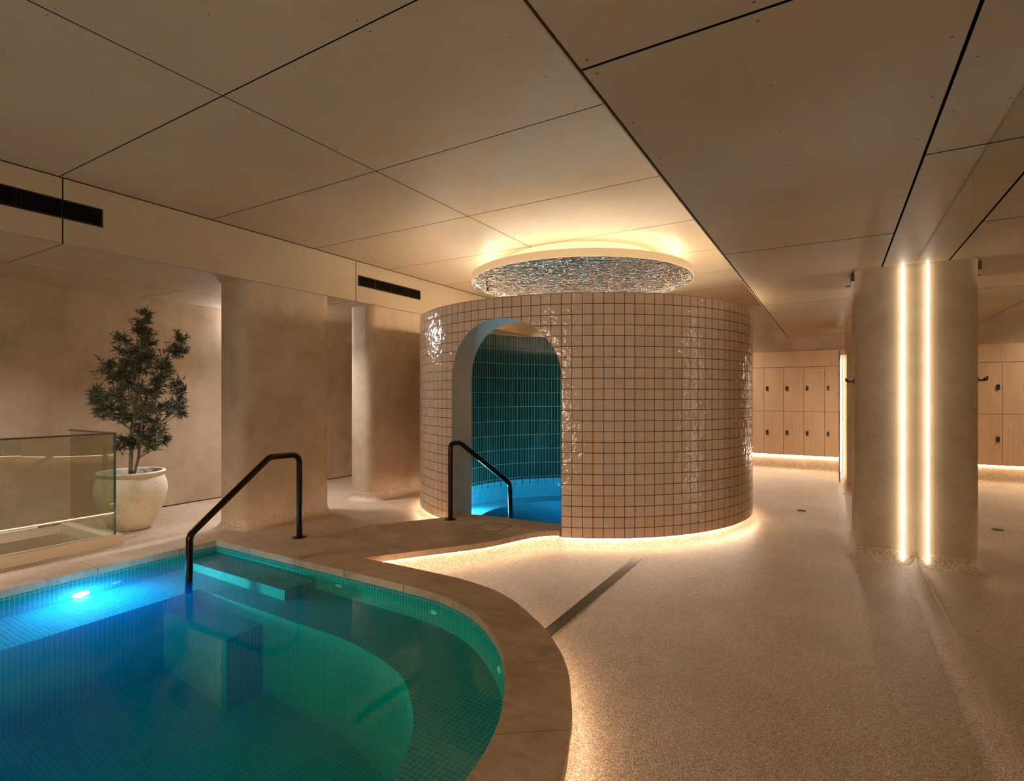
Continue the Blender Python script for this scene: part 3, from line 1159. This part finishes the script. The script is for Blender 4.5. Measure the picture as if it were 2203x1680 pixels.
def add_leaf(p, d, L, W):
    d = d.normalized()
    s = d.cross(Vector((random.uniform(-1, 1), random.uniform(-1, 1), random.uniform(-.3, 1)))).normalized()
    n = s.cross(d)
    a = p + d * L * .35
    c = p + d * L * .7
    tip = p + d * L - n * L * .08
    leaf.add([p, a + s * W, c + s * W * .75, tip, c - s * W * .75, a - s * W, a + n * W * .35, c + n * W * .3],
             [(0, 6, 1), (1, 6, 7, 2), (2, 7, 3), (0, 5, 6), (5, 4, 7, 6), (4, 3, 7)])


for (u, v, r) in lobes:
    rm = r / 1155 * dist
    dd = random.uniform(-1, 1) * (.06 + .22 * (1 - abs(v - 850) / 220))
    c = at(u, v, dd)
    # branch from the nearest lower trunk point
    src = max((p for path in trunk_paths for p in path if p.z < c.z - .03), key=lambda p: -((p - c).length + (.0 if p.z > .75 else .3)), default=base)
    mid = src.lerp(c, .5) + Vector((0, 0, -.02))
    wood.tube([src, mid, c], [.007, .005, .003], 6)
    ntw = int(6 + r * .75)
    for _ in range(ntw):
        dirv = Vector((random.gauss(0, 1), random.gauss(0, 1), random.gauss(.25, .9))).normalized()
        e = c + dirv * rm * random.uniform(.8, 1.65)
        wood.tube([c, e], [.0022, .0012], 4, caps=False)
        nl = 13
        ax = (e - c)
        for k in range(nl):
            p = c + ax * (.12 + .9 * k / nl)
            ld = ax.normalized() * .75 + Vector((random.gauss(0, .6), random.gauss(0, .6), random.gauss(.15, .5)))
            add_leaf(p, ld, random.uniform(.042, .075), random.uniform(.0036, .0058))
wood.build('trunk', M['bark'], tree)
leaf.build('foliage', M['leaf'], tree)['label'] = 'dense narrow dark olive leaves'

# ------------------------------------------------------------------ stairwell, its curb and glass balustrade
gb = thing('glass_balustrade', 'frameless glass balustrade on a cream curb around the stair opening', 'balustrade', (-6.2, 2.58, 0))
cb = MB()
cb.box(-6.25, -6.173, -1.7, 2.634, 0, .103).box(-7.25, -6.25, 2.50, 2.634, 0, .103)
cb.build('curb', M['white'], gb)
MB().box(-6.215, -6.203, -1.7, 2.575, .08, 1.118).build('glass_pane', M['glass'], gb)
MB().box(-7.22, -6.205, 2.578, 2.590, .08, 1.118).build('glass_pane', M['glass'], gb)
MB().box(-6.2165, -6.2025, 2.5755, 2.5785, .10, 1.12).box(-6.2045, -6.2015, 2.576, 2.592, .10, 1.12).build('glass_edge', M['glassedge'], gb)['label'] = 'dark green polished edge'
MB().box(-6.222, -6.196, -1.7, 2.58, 1.112, 1.128).build('cap_rail', M['caprail'], gb)
MB().box(-7.25, -6.20, 2.571, 2.597, 1.112, 1.128).build('cap_rail', M['caprail'], gb)
st = thing('staircase', 'stairs going down behind the glass balustrade, edge lit along the wall', 'stairs', (-6.7, 2.3, 0))
sm = MB()
for k in range(9):
    sm.box(-7.2, -6.25, 2.5 - .30 * (k + 1), 2.5 - .30 * k, -.17 * (k + 2), -.17 * (k + 1) + .03)
sm.build('treads', M['white'], st)
MB().box(-7.22, -7.2, -1.6, 2.5, -2.0, .0).box(-6.25, -6.23, -1.6, 2.5, -2.0, .0).box(-7.2, -6.25, 2.5, 2.52, -2, 0).box(-7.2, -6.25, -1.62, -1.6, -2.0, 0).build('side_walls', M['plaster'], st)
MB().box(-7.725, -7.712, -1.6, 2.45, .006, .018).build('led_strip', M['led_stair'], st)['label'] = 'warm glowing strip at the foot of the wall'


# ------------------------------------------------------------------ vents in the bulkhead
def vent(label, y0, y1, z0, z1):
    t = thing('air_vent', label, 'air vent', (X_BULK, (y0 + y1) / 2, z0))
    f = MB()
    for a in ((y0, y1, z0, z0 + .012), (y0, y1, z1 - .012, z1), (y0, y0 + .012, z0, z1), (y1 - .012, y1, z0, z1)):
        f.box(X_BULK - .01, X_BULK + .008, *a)
    f.build('frame', M['vent'], t)
    MB().box(X_BULK - .01, X_BULK + .001, y0 + .01, y1 - .01, z0 + .01, z1 - .01).build('backing', M['void'], t)
    s = MB()
    n = 11
    for k in range(n):
        z = z0 + .016 + (z1 - z0 - .032) * k / (n - 1)
        s.add([(X_BULK + .001, y0 + .01, z + .005), (X_BULK + .001, y1 - .01, z + .005), (X_BULK + .007, y1 - .01, z - .003), (X_BULK + .007, y0 + .01, z - .003)],
              [(0, 1, 2, 3)])
    m = int((y1 - y0) / .32)
    for k in range(1, m + 1):
        y = y0 + (y1 - y0) * k / (m + 1)
        s.box(X_BULK + .001, X_BULK + .005, y - .004, y + .004, z0 + .01, z1 - .01)
    s.build('slats', M['vent'], t)


vent('long black slatted air vent high on the bulkhead above the stair glass', .75, 2.215, 2.985, 3.145)
vent('black slatted air vent on the bulkhead between pillar top and tiled drum', 5.19, 6.47, 2.995, 3.14)

# ------------------------------------------------------------------ drains
t = thing('linear_drain', 'long narrow bronze slot drain across the floor, pool curve to drum', 'drain', (-1.55, 3.9, 0))
x0, x1, y0, y1 = -1.588, -1.512, 2.78, 4.86
MB().box(x0, x0 + .004, y0, y1, 0, .004).box(x1 - .004, x1, y0, y1, 0, .004).box(x0, x1, y1 - .004, y1, 0, .004).build('frame', M['steel'], t)
s = MB().box(x0 + .004, x1 - .004, y0, y1, .0005, .001, 1)
n = int((y1 - y0) / .016)
for k in range(n):
    y = y0 + k * .016
    s.box(x0 + .006, x1 - .006, y + .003, y + .011, .001, .0035)
s.build('grate', [M['steel'], M['black']], t)
t = thing('floor_drain', 'small rectangular dark floor drain near the lockers walkway', 'drain', (-.355, 7.95, 0))
MB().box(-.405, -.305, 7.90, 8.00, .0, .003).build('frame', M['darksteel'], t)
s = MB()
for k in range(6):
    s.box(-.398, -.312, 7.908 + k * .015, 7.916 + k * .015, .003, .0045)
s.build('grate', M['black'], t)

# ------------------------------------------------------------------ hook and bracket on the strip-lit pillar
t = thing('robe_hook', 'black double robe hook on the side of the strip-lit pillar', 'hook', (.17, 6.02, 1.636))
MB().box(.158, .170, 5.99, 6.05, 1.612, 1.662).build('back_plate', M['black'], t)
MB().tube(fillet([(.165, 6.005, 1.636), (.105, 6.005, 1.632), (.100, 6.005, 1.665)], .012), .0075, 10).build('peg', M['black'], t)
MB().tube(fillet([(.165, 6.038, 1.636), (.118, 6.038, 1.630), (.112, 6.038, 1.655)], .012), .0075, 10).build('peg', M['black'], t)
t = thing('wall_bracket', 'thin black bracket high on the strip-lit pillar, just under the ceiling', 'bracket', (.17, 6.1, 2.5))
MB().box(.142, .170, 5.98, 6.32, 2.575, 2.650).build('back_plate', M['black'], t)
m = MB()
m.box(.105, .150, 6.27, 6.32, 2.575, 2.587)
m.build('arm', M['black'], t)

# cool white wall lamp behind the near pillar, its glow showing past the pillar's edge
t = thing('wall_light', 'cool white wall lamp hidden behind the pool-side pillar, high on the wall', 'wall lamp', (X_WALL_L, 5.03, 2.50))
MB().box(X_WALL_L, X_WALL_L + .03, 4.95, 5.11, 2.50, 2.64).build('housing', M['white'], t)
MB().box(X_WALL_L + .03, X_WALL_L + .09, 4.96, 5.10, 2.51, 2.63).build('diffuser', M['lamp_cool'], t)

# unseen glowing panel added behind the viewer as fill light for the room
struct(MB().box(-2.8, -.5, Y_BACK, Y_BACK + .02, .75, 2.15).build('fill_panel_1', M['fill_light']))
fr = MB()
for a in ((-2.86, -2.8, .69, 2.21), (-.5, -.44, .69, 2.21), (-2.86, -.44, .69, .75), (-2.86, -.44, 2.15, 2.21)):
    fr.box(a[0], a[1], Y_BACK, Y_BACK + .04, a[2], a[3])
struct(fr.build('trim_3', M['black']))  # border of the added glowing panel

# unseen lamps added to brighten the lockers, the passage and the left floor
for x, y, Z_, lb in ((-2.1, 11.0, Z_MAIN, 'added unseen fill lamp over the lockers, behind the tiled drum'),
                     (-4.9, 10.6, Z_MAIN, 'added unseen fill lamp in the passage far behind the tiled drum'),
                     (-6.3, 4.6, Z_LEFT, 'added unseen fill lamp behind the pool-side pillar'),
                     (-6.45, 1.25, Z_LEFT, 'added unseen fill lamp over the stair opening')):
    t = thing('fill_downlight', lb, 'fill_downlight', (x, y, Z_ - .01))
    MB().lathe((x, y, Z_ - .11), [(.078, .09), (.078, .002), (.08, 0), (.092, .0), (.092, .11)], 28).build('canister', M['black'], t)
    MB().disc((x, y, Z_ - .03), .077, seg=28, sgn=-1).build('lens', M['fill_downlight_cool' if Z_ == Z_LEFT else 'fill_downlight'], t)
